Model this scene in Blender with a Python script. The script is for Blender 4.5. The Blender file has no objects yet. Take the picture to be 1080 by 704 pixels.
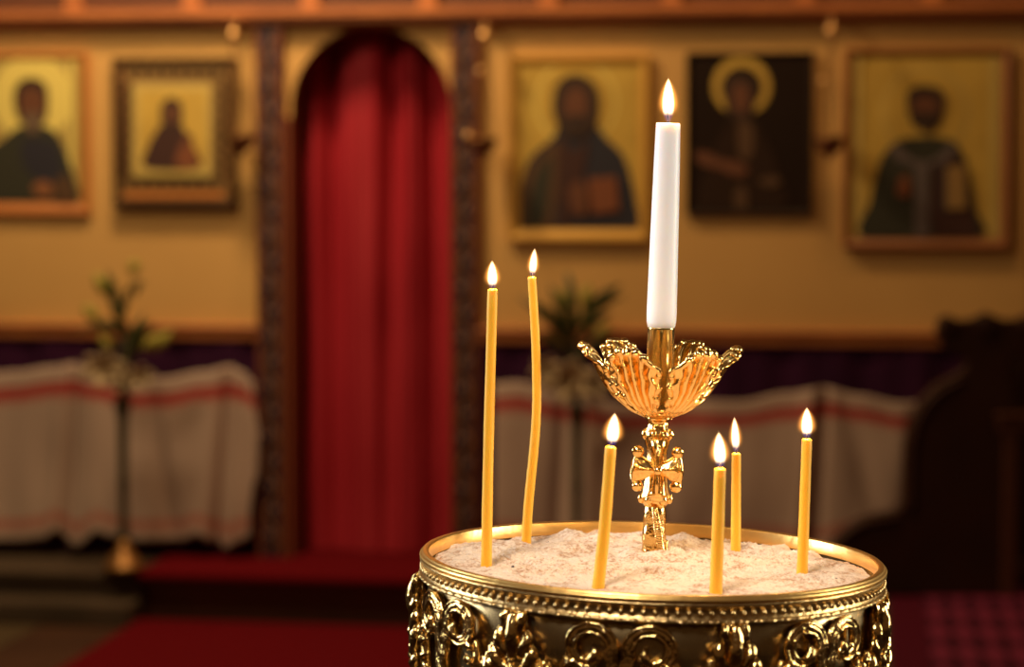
import bpy, bmesh, math, random
from mathutils import Vector, Matrix, noise
random.seed(7)
PI = math.pi
SC = bpy.context.scene
COL = SC.collection

# ------------------------------------------------------------------ camera model
F = 2550.0
CAM = Vector((0, 0, 1.55))
TH = math.atan(177 / F)
FWD = Vector((0, math.cos(TH), -math.sin(TH)))
UP = Vector((0, math.sin(TH), math.cos(TH)))

def ray(px, py):
    return Vector(((px - 540) / F, 0, 0)) + UP * ((352 - py) / F) + FWD

def at_depth(px, py, y):                      # point of the pixel's ray in the plane y = const
    d = ray(px, py)
    return CAM + d * ((y - CAM.y) / d.y)

def on_plane(px, py, p, n):
    d = ray(px, py)
    return CAM + d * ((p - CAM).dot(n) / d.dot(n))

def on_z(px, py, z):
    return on_plane(px, py, Vector((0, 0, z)), Vector((0, 0, 1)))

# ------------------------------------------------------------------ mesh helpers
def add_box(bm, a, b, mi=0):
    x0, y0, z0 = a; x1, y1, z1 = b
    v = [bm.verts.new(p) for p in ((x0,y0,z0),(x1,y0,z0),(x1,y1,z0),(x0,y1,z0),(x0,y0,z1),(x1,y0,z1),(x1,y1,z1),(x0,y1,z1))]
    for q in ((0,3,2,1),(4,5,6,7),(0,1,5,4),(1,2,6,5),(2,3,7,6),(3,0,4,7)):
        f = bm.faces.new([v[i] for i in q]); f.material_index = mi

def add_lathe(bm, prof, n=48, M=None, mi=0, cap=True):
    rings = []
    for r, z in prof:
        ring = []
        for k in range(n):
            a = 2 * PI * k / n
            p = Vector((r * math.cos(a), r * math.sin(a), z))
            ring.append(bm.verts.new(M @ p if M else p))
        rings.append(ring)
    for A, B in zip(rings, rings[1:]):
        for k in range(n):
            f = bm.faces.new((A[k], A[(k+1) % n], B[(k+1) % n], B[k])); f.material_index = mi; f.smooth = True
    if cap:
        for ring, fl in ((rings[0], True), (rings[-1], False)):
            f = bm.faces.new(ring[::-1] if fl else ring); f.material_index = mi
    return rings

def add_tube(bm, pts, rad, n=8, mi=0, cap=True, flat=1.0):
    pts = [Vector(p) for p in pts]
    if not isinstance(rad, (list, tuple)): rad = [rad] * len(pts)
    rings = []
    t0 = (pts[1] - pts[0]).normalized()
    ref = Vector((0, 0, 1)) if abs(t0.z) < .9 else Vector((1, 0, 0))
    u = t0.cross(ref).normalized()
    for i, p in enumerate(pts):
        t = (pts[min(i+1, len(pts)-1)] - pts[max(i-1, 0)]).normalized()
        u = (u - t * u.dot(t))
        u = u.normalized() if u.length > 1e-9 else t.orthogonal().normalized()
        w = t.cross(u)
        rings.append([bm.verts.new(p + (u * math.cos(2*PI*k/n) + w * flat * math.sin(2*PI*k/n)) * rad[i]) for k in range(n)])
    for A, B in zip(rings, rings[1:]):
        for k in range(n):
            f = bm.faces.new((A[k], A[(k+1) % n], B[(k+1) % n], B[k])); f.material_index = mi; f.smooth = True
    if cap:
        for ring in (rings[0][::-1], rings[-1]):
            f = bm.faces.new(ring); f.material_index = mi; f.smooth = True

def add_ball(bm, c, r, sc=(1,1,1), n=10, mi=0, M=None):
    c = Vector(c)
    N = Matrix.Translation(c) @ (M.to_4x4() if M else Matrix.Identity(4)) @ Matrix.Diagonal((*[r*s for s in sc], 1))
    g = bmesh.ops.create_uvsphere(bm, u_segments=n+4, v_segments=n, radius=1, matrix=N)
    fs = set()
    for v in g['verts']:
        fs.update(v.link_faces)
    for f in fs:
        f.smooth = True; f.material_index = mi

def add_prism(bm, pts, y0, y1, mi=0):         # pts (x, z) outline, thickness y0..y1
    A = [bm.verts.new((x, y0, z)) for x, z in pts]
    B = [bm.verts.new((x, y1, z)) for x, z in pts]
    n = len(pts)
    for f in (bm.faces.new(A), bm.faces.new(B[::-1])):
        f.material_index = mi
    for k in range(n):
        f = bm.faces.new((A[k], B[k], B[(k+1) % n], A[(k+1) % n])); f.material_index = mi

def smooth_loop(pts, k=5, closed=True):
    out = []; n = len(pts)
    P = [Vector((*p, 0)) if len(p) == 2 else Vector(p) for p in pts]
    rng = range(n) if closed else range(n - 1)
    for i in rng:
        if closed: a, b, c, d = P[i-1], P[i], P[(i+1) % n], P[(i+2) % n]
        else: a, b, c, d = P[max(i-1,0)], P[i], P[i+1], P[min(i+2,n-1)]
        for j in range(k):
            t = j / k
            out.append(.5*((2*b) + (c-a)*t + (2*a-5*b+4*c-d)*t*t + (3*b-a-3*c+d)*t**3))
    if not closed: out.append(P[-1])
    return [tuple(p[:len(pts[0])]) for p in out]

def interp(pts, x):
    if x <= pts[0][0]: return pts[0][1]
    for (a, b), (c, d) in zip(pts, pts[1:]):
        if x <= c:
            t = (x - a) / (c - a); t = t*t*(3-2*t)
            return b + (d - b) * t
    return pts[-1][1]

def obj(name, bm, mats, parent=None, M=None, smooth=None, recalc=True):
    if recalc: bmesh.ops.recalc_face_normals(bm, faces=bm.faces[:])
    me = bpy.data.meshes.new(name)
    bm.to_mesh(me); bm.free()
    for m in (mats if isinstance(mats, (list, tuple)) else [mats]): me.materials.append(m)
    if smooth is not None:
        for p in me.polygons: p.use_smooth = smooth
    o = bpy.data.objects.new(name, me); COL.objects.link(o)
    if parent: o.parent = parent
    if M is not None: o.matrix_world = M
    return o

def bevel(o, w, seg=2):
    m = o.modifiers.new('bevel', 'BEVEL'); m.width = w; m.segments = seg; m.limit_method = 'ANGLE'; m.angle_limit = math.radians(40)
    return o

def tag(o, label, cat, group=None, kind=None):
    o['label'] = label; o['category'] = cat
    if group: o['group'] = group
    if kind: o['kind'] = kind
    return o

def thing(name, label, cat, M, group=None):
    o = bpy.data.objects.new(name, None); COL.objects.link(o)
    o.empty_display_size = .05; o.matrix_world = M
    return tag(o, label, cat, group)

def struct(o, label=None):
    o['kind'] = 'structure'
    if label: o['label'] = label
    return o

# ------------------------------------------------------------------ materials
def mat(name, col, rough=.6, metal=0, bump=0, bscale=40, col2=None, nscale=8, sss=0, srad=(1,.4,.2), sscale=.005, spec=.5, coat=0, sheen=0, detail=6):
    m = bpy.data.materials.new(name); m.use_nodes = True
    nt = m.node_tree; b = nt.nodes['Principled BSDF']
    b.inputs['Base Color'].default_value = (*col, 1)
    b.inputs['Roughness'].default_value = rough
    b.inputs['Metallic'].default_value = metal
    b.inputs['Specular IOR Level'].default_value = spec
    b.inputs['Coat Weight'].default_value = coat
    b.inputs['Sheen Weight'].default_value = sheen
    if sss:
        b.inputs['Subsurface Weight'].default_value = sss
        b.inputs['Subsurface Radius'].default_value = srad
        b.inputs['Subsurface Scale'].default_value = sscale
    tc = nt.nodes.new('ShaderNodeTexCoord')
    if col2:
        n = nt.nodes.new('ShaderNodeTexNoise'); n.inputs['Scale'].default_value = nscale; n.inputs['Detail'].default_value = detail
        r = nt.nodes.new('ShaderNodeValToRGB')
        r.color_ramp.elements[0].position = .35; r.color_ramp.elements[1].position = .65
        r.color_ramp.elements[0].color = (*col2, 1); r.color_ramp.elements[1].color = (*col, 1)
        nt.links.new(tc.outputs['Object'], n.inputs['Vector']); nt.links.new(n.outputs['Fac'], r.inputs['Fac'])
        nt.links.new(r.outputs['Color'], b.inputs['Base Color'])
    if bump:
        n = nt.nodes.new('ShaderNodeTexNoise'); n.inputs['Scale'].default_value = bscale; n.inputs['Detail'].default_value = 5
        bp = nt.nodes.new('ShaderNodeBump'); bp.inputs['Strength'].default_value = bump; bp.inputs['Distance'].default_value = .01
        nt.links.new(tc.outputs['Object'], n.inputs['Vector']); nt.links.new(n.outputs['Fac'], bp.inputs['Height'])
        nt.links.new(bp.outputs['Normal'], b.inputs['Normal'])
    return m

M_plaster = mat('ochre_plaster', (.66,.38,.12), .75, col2=(.59,.33,.10), nscale=1.6, bump=.05, bscale=30)
M_beam = mat('orange_wood', (.50,.17,.05), .45, col2=(.40,.13,.04), nscale=6)
M_panel = mat('dark_panel_wood', (.13,.04,.017), .5, col2=(.11,.035,.015))
M_purple = mat('purple_cloth', (.045,.010,.034), .95, spec=.05, col2=(.036,.009,.03))
M_borderwood = mat('red_brown_wood', (.20,.05,.018), .5)
M_borderdark = mat('dark_carving', (.035,.014,.025), .55)
M_bordergold = mat('worn_gilding', (.22,.09,.035), .5)
M_curtain = mat('red_curtain_cloth', (.35,.004,.016), .7, bump=.08, bscale=120)
M_carpet = mat('red_carpet', (.115,.003,.006), .95, spec=.05, bump=.3, bscale=300)
M_stone = mat('worn_stone', (.085,.055,.034), .8, spec=.2, col2=(.06,.04,.024), nscale=5)
M_floor = mat('brown_floor', (.06,.024,.011), .7, spec=.2, col2=(.045,.017,.008), nscale=3)
M_floortile = mat('pale_floor_slab', (.075,.048,.022), .7, spec=.2)
M_darkwood = mat('dark_stall_wood', (.045,.015,.008), .6, spec=.22, col2=(.036,.013,.008), nscale=9)
M_midwood = mat('worn_stall_wood', (.09,.028,.012), .45)
M_gold = mat('bright_gilding', (.80,.53,.19), .16, 1, bump=.3, bscale=85, detail=3)
M_goldcup = mat('warm_gilding', (1,.65,.23), .19, 1, bump=.1, bscale=110)
M_brass = mat('polished_brass', (.74,.55,.22), .22, 1, bump=.04, bscale=60)
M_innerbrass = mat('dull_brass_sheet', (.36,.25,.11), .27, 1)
M_rimbrass = mat('rim_brass', (.90,.55,.17), .34, 1, bump=.1, bscale=50)
M_bandgold = mat('beaded_gilding', (.62,.41,.16), .3, 1, bump=.15, bscale=200)
M_wax = mat('beeswax', (.89,.46,.030), .5, sss=.3, srad=(1,.45,.06), sscale=.006, spec=.35)
M_white = mat('white_wax', (.86,.84,.83), .4, sss=.6, srad=(1,.75,.55), sscale=.008, spec=.4)
M_wick = mat('charred_wick', (.03,.02,.03), .9)
M_goldleaf = mat('gold_leaf', (.74,.49,.10), .42, .3, col2=(.60,.38,.075), nscale=9)
M_paleleaf = mat('pale_gold_leaf', (.62,.46,.14), .45, .1, col2=(.56,.40,.11), nscale=7)
M_dulleaf = mat('dull_leaf_ground', (.50,.36,.10), .5, .1, col2=(.44,.31,.085), nscale=7)
M_halo = mat('bright_halo_gold', (.92,.74,.20), .4, .2)
M_frameorange = mat('orange_frame_wood', (.52,.18,.04), .45)
M_framegold = mat('gilt_frame', (.66,.36,.07), .4, .3)
M_framedark = mat('dark_frame_wood', (.05,.024,.009), .7, spec=.2)
M_framebrown = mat('brown_frame_wood', (.30,.105,.03), .45)
M_skin = mat('painted_skin', (.13,.042,.016), .6)
M_skin2 = mat('painted_skin_light', (.23,.085,.03), .6)
M_hair = mat('painted_hair', (.035,.013,.006), .6)
M_greybeard = mat('painted_grey_beard', (.14,.085,.05), .6)
M_green = mat('painted_green_robe', (.028,.026,.014), .6)
M_navy = mat('painted_navy_robe', (.018,.015,.026), .6)
M_maroon = mat('painted_maroon_robe', (.045,.012,.008), .6)
M_umber = mat('painted_umber', (.085,.038,.014), .6)
M_redbook = mat('painted_red_book', (.19,.055,.018), .6)
M_black = mat('dark_varnish_panel', (.016,.007,.004), .5, coat=.0, spec=.2, bump=.08, bscale=18)
M_grey = mat('painted_grey_stole', (.12,.088,.085), .6)
M_book = mat('painted_gold_book', (.30,.17,.05), .6)
M_lampmetal = mat('lamp_brass', (.95,.58,.24), .38, 1)
M_lampdark = mat('tarnished_lamp_brass', (.22,.10,.04), .45, 1)
M_darkrobe = mat('painted_dark_robe', (.026,.011,.006), .6, spec=.2)
M_lampglass = mat('smoky_lamp_bowl', (.22,.09,.05), .3, .6)
M_leaf = mat('dark_leaf', (.060,.070,.014), .5, col2=(.040,.048,.010))
M_bud = mat('yellow_green_bud', (.30,.25,.03), .6)
M_petal = mat('cream_petal', (.50,.36,.20), .6)
M_stem = mat('green_stem', (.05,.045,.015), .6)
M_standfoot = mat('old_brass_foot', (.30,.14,.04), .45, .7)

def sand_material():
    m = mat('cream_sand', (.80,.60,.44), .95, bump=0)
    nt = m.node_tree; b = nt.nodes['Principled BSDF']
    tc = nt.nodes.new('ShaderNodeTexCoord')
    n1 = nt.nodes.new('ShaderNodeTexNoise'); n1.inputs['Scale'].default_value = 55; n1.inputs['Detail'].default_value = 9; n1.inputs['Roughness'].default_value = .7
    r1 = nt.nodes.new('ShaderNodeValToRGB')
    e = r1.color_ramp.elements
    e[0].position = .33; e[0].color = (.50,.27,.14,1); e[1].position = .52; e[1].color = (.83,.65,.47,1)
    n2 = nt.nodes.new('ShaderNodeTexNoise'); n2.inputs['Scale'].default_value = 300; n2.inputs['Detail'].default_value = 4
    bp = nt.nodes.new('ShaderNodeBump'); bp.inputs['Strength'].default_value = .8; bp.inputs['Distance'].default_value = .0022
    for n in (n1, n2): nt.links.new(tc.outputs['Object'], n.inputs['Vector'])
    n3 = nt.nodes.new('ShaderNodeTexNoise'); n3.inputs['Scale'].default_value = 330; n3.inputs['Detail'].default_value = 3
    nt.links.new(tc.outputs['Object'], n3.inputs['Vector'])
    ad = nt.nodes.new('ShaderNodeMath'); ad.operation = 'MULTIPLY_ADD'; ad.inputs[1].default_value = .55
    sb = nt.nodes.new('ShaderNodeMath'); sb.operation = 'SUBTRACT'; sb.inputs[1].default_value = .275
    nt.links.new(n3.outputs['Fac'], ad.inputs[0]); nt.links.new(n1.outputs['Fac'], ad.inputs[2]); nt.links.new(ad.outputs[0], sb.inputs[0])
    nt.links.new(sb.outputs[0], r1.inputs['Fac']); nt.links.new(r1.outputs['Color'], b.inputs['Base Color'])
    nt.links.new(n2.outputs['Fac'], bp.inputs['Height']); nt.links.new(bp.outputs['Normal'], b.inputs['Normal'])
    return m
M_sand = sand_material()

def cloth_material():
    m = mat('striped_linen', (.56,.42,.36), .9)
    nt = m.node_tree; b = nt.nodes['Principled BSDF']
    uv = nt.nodes.new('ShaderNodeUVMap'); sx = nt.nodes.new('ShaderNodeSeparateXYZ')
    r = nt.nodes.new('ShaderNodeValToRGB'); cr = r.color_ramp; cr.interpolation = 'CONSTANT'
    W = (.46,.325,.26,1); R = (.40,.05,.04,1); P = (.46,.20,.15,1)
    cr.elements[0].position = 0; cr.elements[0].color = W
    cr.elements[1].position = .07; cr.elements[1].color = P
    for pos, c in ((.135, W), (.80, P), (.815, W), (.825, R), (.905, W)):
        e = cr.elements.new(pos); e.color = c
    nt.links.new(uv.outputs['UV'], sx.inputs['Vector']); nt.links.new(sx.outputs['Y'], r.inputs['Fac'])
    nt.links.new(r.outputs['Color'], b.inputs['Base Color'])
    return m
M_cloth = cloth_material()

def rug_material():
    m = mat('patterned_rug', (.12,.012,.03), .95, spec=.1)
    nt = m.node_tree; b = nt.nodes['Principled BSDF']
    tc = nt.nodes.new('ShaderNodeTexCoord'); mp = nt.nodes.new('ShaderNodeMapping'); mp.inputs['Rotation'].default_value = (0,0,PI/4); mp.inputs['Scale'].default_value = (19,4.6,1)
    ch = nt.nodes.new('ShaderNodeTexChecker'); ch.inputs['Scale'].default_value = 1
    ch.inputs['Color1'].default_value = (.19,.022,.055,1); ch.inputs['Color2'].default_value = (.07,.008,.022,1)
    nt.links.new(tc.outputs['Object'], mp.inputs['Vector']); nt.links.new(mp.outputs['Vector'], ch.inputs['Vector'])
    nt.links.new(ch.outputs['Color'], b.inputs['Base Color'])
    return m
M_rug = rug_material()

def flame_material():
    m = bpy.data.materials.new('candle_flame'); m.use_nodes = True
    nt = m.node_tree; nt.nodes.clear(); N = nt.nodes.new; L = nt.links.new
    out = N('ShaderNodeOutputMaterial'); tc = N('ShaderNodeTexCoord'); s = N('ShaderNodeSeparateXYZ')
    L(tc.outputs['Object'], s.inputs[0])
    def mth(op, a, b=None, clamp=False):
        n = N('ShaderNodeMath'); n.operation = op; n.use_clamp = clamp
        for i, v in enumerate((a, b)):
            if v is None: continue
            if isinstance(v, (int, float)): n.inputs[i].default_value = v
            else: L(v, n.inputs[i])
        return n.outputs[0]
    def rng(v, a, b, c, d):
        n = N('ShaderNodeMapRange'); n.interpolation_type = 'SMOOTHSTEP'
        L(v, n.inputs[0])
        for i, x in enumerate((a, b, c, d)): n.inputs[i+1].default_value = x
        return n.outputs[0]
    x, y, z = s.outputs
    zc = mth('MAXIMUM', mth('MINIMUM', z, 1.0), 0.0)
    r = mth('SQRT', mth('ADD', mth('MULTIPLY', x, x), mth('MULTIPLY', y, y)))
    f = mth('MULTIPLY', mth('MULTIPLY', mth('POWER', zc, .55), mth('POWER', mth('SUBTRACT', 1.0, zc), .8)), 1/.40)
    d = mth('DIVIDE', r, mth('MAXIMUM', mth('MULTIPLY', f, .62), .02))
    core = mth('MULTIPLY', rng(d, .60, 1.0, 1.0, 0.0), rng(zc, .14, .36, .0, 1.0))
    lens_glow = mth('MULTIPLY', mth('POWER', rng(d, .4, 2.15, 1.0, 0.0), 2.2), rng(zc, .14, .45, .0, 1.0))  # wide orange glow added around the flame, imitating lens bloom
    blue = mth('MULTIPLY', rng(d, .55, 1.05, 1.0, 0.0), rng(zc, .18, .36, 1.0, 0.0))
    def em(col, st, k):
        e = N('ShaderNodeEmission'); e.inputs['Color'].default_value = (*col, 1)
        L(mth('MULTIPLY', st, k), e.inputs['Strength']); return e.outputs[0]
    a1 = N('ShaderNodeAddShader'); a2 = N('ShaderNodeAddShader')
    L(em((1,.80,.46), core, 700.0), a1.inputs[0]); L(em((1,.36,.06), lens_glow, 300.0), a1.inputs[1])
    L(a1.outputs[0], a2.inputs[0]); L(em((.09,.10,.75), blue, 34.0), a2.inputs[1])
    L(a2.outputs[0], out.inputs['Volume'])
    return m
M_flame = flame_material()

# ================================================================== THE SETTING
WY = 8.43                                        # wall distance where the doorway is
YAW = -math.radians(8.46)
PLAT = .167
W0 = at_depth(391, 352, WY); W0.z = 0
WM = Matrix.Translation(W0) @ Matrix.Rotation(YAW, 4, 'Z')
WMI = WM.inverted()
WN = (WM.to_3x3() @ Vector((0, -1, 0))).normalized()

def w(px, py, off=0.0):                          # pixel -> wall coordinates (u, z) in the plane `off` in front of the wall
    p = WMI @ on_plane(px, py, W0 + WN * off, WN)
    return p.x, p.z
def wx(px, off=0.0, py=352): return w(px, py, off)[0]

def wall_obj(name, bm, mats): return obj(name, bm, mats, None, WM)

# floor
bm = bmesh.new()
add_box(bm, (-6,-3,-.05), (6,9.6,0))
struct(obj('floor', bm, M_floor))
# back wall with its arched opening
aL, aR = wx(308, py=300), wx(477, py=300)
ac = (aL + aR) / 2; ar = (aR - aL) / 2
zs = w(392, 28)[1] - ar                          # springing height
ZT = 3.4
bm = bmesh.new()
def quad(bm, pts, mi=0):
    f = bm.faces.new([bm.verts.new(p) for p in pts]); f.material_index = mi
T = .16
quad(bm, ((-4,0,0),(aL,0,0),(aL,0,ZT),(-4,0,ZT)))
quad(bm, ((aR,0,0),(4,0,0),(4,0,ZT),(aR,0,ZT)))
arc = [(ac - ar*math.cos(PI*k/32), zs + ar*math.sin(PI*k/32)) for k in range(33)]
for (x0, z0), (x1, z1) in zip(arc, arc[1:]):
    quad(bm, ((x0,0,z0),(x1,0,z1),(x1,0,ZT),(x0,0,ZT)))
path = [(aL, 0)] + arc + [(aR, 0)]
for (x0, z0), (x1, z1) in zip(path, path[1:]):
    quad(bm, ((x0,0,z0),(x0,T,z0),(x1,T,z1),(x1,0,z1)), 1)
quad(bm, ((-4,T,0),(aL,T,0),(aL,T,ZT),(-4,T,ZT)))
quad(bm, ((aR,T,0),(4,T,0),(4,T,ZT),(aR,T,ZT)))
for (x0, z0), (x1, z1) in zip(arc, arc[1:]):
    quad(bm, ((x0,T,z0),(x1,T,z1),(x1,T,ZT),(x0,T,ZT)))
struct(wall_obj('wall_back', bm, [M_plaster, M_borderwood]))
# a dark wall of the sanctuary behind the curtain
bm = bmesh.new(); add_box(bm, (-4,1.2,0), (4,1.3,ZT))
struct(wall_obj('wall_rear', bm, M_panel))
# cornice beam with its stepped profile
zb0 = w(500, 21, .06)[1]; zb1 = w(500, 8, .07)[1]
bm = bmesh.new()
prof = [(0,zb0-.012),(-.035,zb0-.012),(-.035,zb0),(-.06,zb0),(-.06,zb0+.012),(-.075,zb0+.02),(-.075,zb1),(-.05,zb1+.006),(0,zb1+.006)]
for xa, xb in ((-4, 4),):
    A = [bm.verts.new((xa,y,z)) for y,z in prof]; B = [bm.verts.new((xb,y,z)) for y,z in prof]
    for i in range(len(prof)):
        j = (i+1) % len(prof); bm.faces.new((A[i],A[j],B[j],B[i]))
    bm.faces.new(A); bm.faces.new(B[::-1])
struct(wall_obj('trim_1', bm, M_beam))
# the frieze above: dark panels between orange mullions
bm = bmesh.new()
add_box(bm, (-4,-.02,zb1+.006), (4,0,zb1+.55), 0)
us = [wx(p, .04, 5) for p in (77,202,327,451,578,708,849)]
us = [us[0]-.41*k for k in (4,3,2,1)] + us + [us[-1]+.42*k for k in (1,2,3)]
for u in us: add_box(bm, (u-.032,-.045,zb1+.006), (u+.032,-.02,zb1+.55), 1)
add_box(bm, (-4,-.05,zb1+.55), (4,0,zb1+.66), 1)
struct(wall_obj('trim_2', bm, [M_panel, M_beam]))
# dado rails and purple dado cloth left and right of the door
bLa, bLb = wx(276), wx(300); bRa, bRb = wx(480), wx(504)
zr1 = w(200, 342)[1]; zr0 = w(200, 358)[1]
for i, (xa, xb) in enumerate(((-4, bLa), (bRb, 4))):
    bm = bmesh.new()
    add_box(bm, (xa,-.03,zr0), (xb,0,zr1)); add_box(bm, (xa,-.042,zr1-.016), (xb,-.03,zr1))
    struct(bevel(wall_obj('trim_%d' % (3+i), bm, M_beam), .006))
    bm = bmesh.new()
    n = 160
    for k in range(n):                           # softly rippled cloth
        pts = []
        for q in (k, k+1):
            x = xa + (xb-xa)*q/n; pts.append((x, -.014-.006*math.sin(x*21)-.004*math.sin(x*47)))
        quad(bm, ((pts[0][0],pts[0][1],PLAT),(pts[1][0],pts[1][1],PLAT),(pts[1][0],pts[1][1],zr0),(pts[0][0],pts[0][1],zr0)))
    bmesh.ops.remove_doubles(bm, verts=bm.verts[:], dist=1e-5)
    struct(wall_obj('trim_%d' % (5+i), bm, M_purple))
# carved border strips beside the opening
for i, (xa, xb) in enumerate(((bLa, bLb), (bRa, bRb))):
    bm = bmesh.new(); zt = zb0-.012; c = (xa+xb)/2; hw = (xb-xa)/2
    add_box(bm, (xa,-.03,PLAT), (xb,0,zt), 0)
    add_box(bm, (xa+.008,-.034,PLAT), (xb-.008,-.03,zt), 1)
    for s in (-1, 1): add_box(bm, (c+s*hw-.006,-.042,PLAT), (c+s*hw+.006,-.03,zt), 0)
    pitch = .088; n = int((zt-PLAT)/pitch)
    pts = []
    for k in range(n*10):
        z = PLAT + .03 + k*pitch/10; pts.append((c + hw*.55*math.sin(2*PI*k/20), -.036, z))
    add_tube(bm, [p for p in pts if p[2] < zt-.02], .006, 6, 2)
    for k in range(n):
        z = PLAT + .03 + (k+.5)*pitch
        s = 1 if k % 2 else -1
        if z > zt-.05: break
        add_ball(bm, (c + s*hw*.2, -.034, z), .02, (1,.5,1.1), 8, 1)
        for q in (-1, 0, 1):
            add_ball(bm, (c + s*hw*.35 + q*.010, -.037, z + .02*abs(q) - .01), .008, (.7,.6,1.5), 6, 2)
    struct(wall_obj('trim_%d' % (7+i), bm, [M_borderwood, M_borderdark, M_bordergold]))
bm = bmesh.new()
for xa, xb in ((bLb-.002, aL), (aR, bRa+.002)):
    if xb-xa > .004:
        add_box(bm, (xa,-.018,PLAT), (xb,0,zs-.03)); add_box(bm, (xb-.012,-.026,PLAT), (xb,-.018,zs-.03))
struct(wall_obj('trim_12', bm, M_borderwood))
# platform along the wall, stone steps on the left
cL = WMI @ on_z(148, 655, 0)                     # left end of the carpeted step, on the floor, in wall coordinates
vR = cL.y                                        # riser plane (negative: towards the room)
exU = (WMI @ on_z(930, 640, PLAT)).x             # left edge of the wide platform on the right
bm = bmesh.new(); add_box(bm, (-4, vR+.02, 0), (cL.x-.01, 0, PLAT-.006)); add_box(bm, (cL.x-.01, vR+.075, 0), (exU, 0, PLAT-.007), 1)
add_box(bm, (-4, vR-.13, 0), (cL.x, vR+.02, .075))
add_box(bm, (-4, vR+.0, PLAT-.035), (cL.x-.01, vR+.02, PLAT-.006))
struct(bevel(wall_obj('trim_9', bm, [M_stone, M_panel]), .008))
bm = bmesh.new(); add_box(bm, (exU, -3.2, 0), (4, 0, PLAT-.006))
struct(bevel(wall_obj('trim_10', bm, M_stone), .008))
# paler slabs of the floor at the far left
bm = bmesh.new()
p0 = WMI @ on_z(52, 655, 0)
add_box(bm, (-3.9, -3.5, 0), (p0.x, vR-.14, .002))
struct(wall_obj('trim_11', bm, M_floortile))

# carpets
bm = bmesh.new()                                 # red carpet on the step
prof = [(0, PLAT), (vR-.0, PLAT), (vR-.012, PLAT-.012), (vR-.012, .008)]
xa, xb = cL.x, exU-.005
cross = [(-.004,PLAT+.006),(vR,PLAT+.006),(vR-.012,PLAT+.001),(vR-.016,PLAT-.010),(vR-.012,PLAT-.022),(vR+.004,PLAT-.026),(vR+.07,PLAT-.026),(vR+.07,PLAT-.006),(-.004,PLAT-.006)]
A = [bm.verts.new((xa,y,z)) for y,z in cross]; B = [bm.verts.new((xb,y,z)) for y,z in cross]
for i in range(len(cross)):
    j = (i+1) % len(cross); bm.faces.new((A[i],A[j],B[j],B[i]))
bm.faces.new(A); bm.faces.new(B[::-1])
add_box(bm, (aL+.002, -.004, PLAT-.006), (aR-.002, .45, PLAT+.006))
tag(wall_obj('step_carpet', bm, M_carpet), 'dark red carpet covering the step below the red curtain', 'carpet')
bm = bmesh.new()
add_box(bm, (cL.x, -3.6, .0005), (exU-.02, vR-.016, .010))
tag(bevel(wall_obj('carpet_runner', bm, M_carpet), .004), 'red carpet lying on the floor in front of the carpeted step', 'carpet')
bm = bmesh.new()
add_box(bm, (exU+.02, -3.1, PLAT-.006), (3.6, -.02, PLAT+.004), 0)
add_box(bm, (exU+.13, -3.0, PLAT+.004), (3.5, -.06, PLAT+.006), 1)
M_rugborder = mat('rug_border', (.085,.005,.018), .95, spec=.1)
tag(wall_obj('patterned_rug', bm, [M_rugborder, M_rug]), 'magenta rug with small lozenge pattern in front of the wooden stall', 'rug')

# ------------------------------------------------------------------ curtain
bm = bmesh.new()
nu, nz = 180, 60
xa, xb = aL-.03, aR+.03; za, zt = PLAT+.012, zs+ar+.04
def fold(s, t):                                  # s across 0..1, t up 0..1
    a = .55+.45*(1-t)
    y = .004*math.sin(2*PI*(9.3*s+.15*t)+1.1) + .0025*math.sin(2*PI*(17*s)+2+t*2)
    for c, wd, am, lo in ((.02,.04,.06,.8),(.245,.055,.085,.45),(.565,.045,.085,.25),(.80,.055,.085,.6),(.985,.04,.06,.8),(.36,.02,.012,.6),(.69,.02,.015,.8)):
        x = (s-c-.015*math.sin(3*t+9*c))/(wd*(1.5-.5*t))
        y += am*math.exp(-x*x)*(lo+(1-lo)*t)
    y -= .05*(1-((s-.45)/.5)**2)*(1-.4*t)
    y += .014*noise.noise(Vector((s*4, t*5, 1.7)))
    return y
rows = []
for j in range(nz+1):
    t = j/nz
    rows.append([bm.verts.new((xa+(xb-xa)*i/nu, .14+fold(i/nu, t), za+(zt-za)*t)) for i in range(nu+1)])
for A, B in zip(rows, rows[1:]):
    for i in range(nu):
        bm.faces.new((A[i],A[i+1],B[i+1],B[i])).smooth = True
tag(wall_obj('curtain', bm, M_curtain), 'deep red curtain hanging in folds in the arched doorway', 'curtain')

# ------------------------------------------------------------------ draped cloths
def draped_cloth(name, x0, x1, top, bot, folds, label, edge=None):
    off = .07
    bm = bmesh.new(); uvl = bm.loops.layers.uv.new('UVMap')
    nu, nz = 150, 40
    rows = []
    for j in range(nz+1):
        t = j/nz; row = []
        for i in range(nu+1):
            s = i/nu; px = x0 + (x1-x0)*s
            yt, yb = interp(top, px), interp(bot, px)
            py = yb + (yt-yb)*t
            if edge: px += interp(edge, py) * max(0, (s-.9)/.1)**1.5
            u, z = w(px, py, off)
            d = -.080 - .014*noise.noise(Vector((u*9, t*1.5, 4.1)))
            for fx, fw, fa, sl in folds: d += fa*1.15*math.exp(-((px-fx-sl*(t-.5))/fw)**2)*(1-.55*t)
            d -= .012*(1-t)*noise.noise(Vector((u*6, z*3, .3)))+.006
            row.append((bm.verts.new((u, min(d,-.028), z)), (s, t)))
        rows.append(row)
    for A, B in zip(rows, rows[1:]):
        for i in range(nu):
            q = (A[i], A[i+1], B[i+1], B[i])
            f = bm.faces.new([v for v, _ in q]); f.smooth = True
            for l, (_, c) in zip(f.loops, q): l[uvl].uv = c
    o = wall_obj(name, bm, M_cloth)
    sm = o.modifiers.new('thick', 'SOLIDIFY'); sm.thickness = .003; sm.offset = 0
    return tag(o, label, 'cloth', 'white striped cloths hung along the dado')
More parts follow.
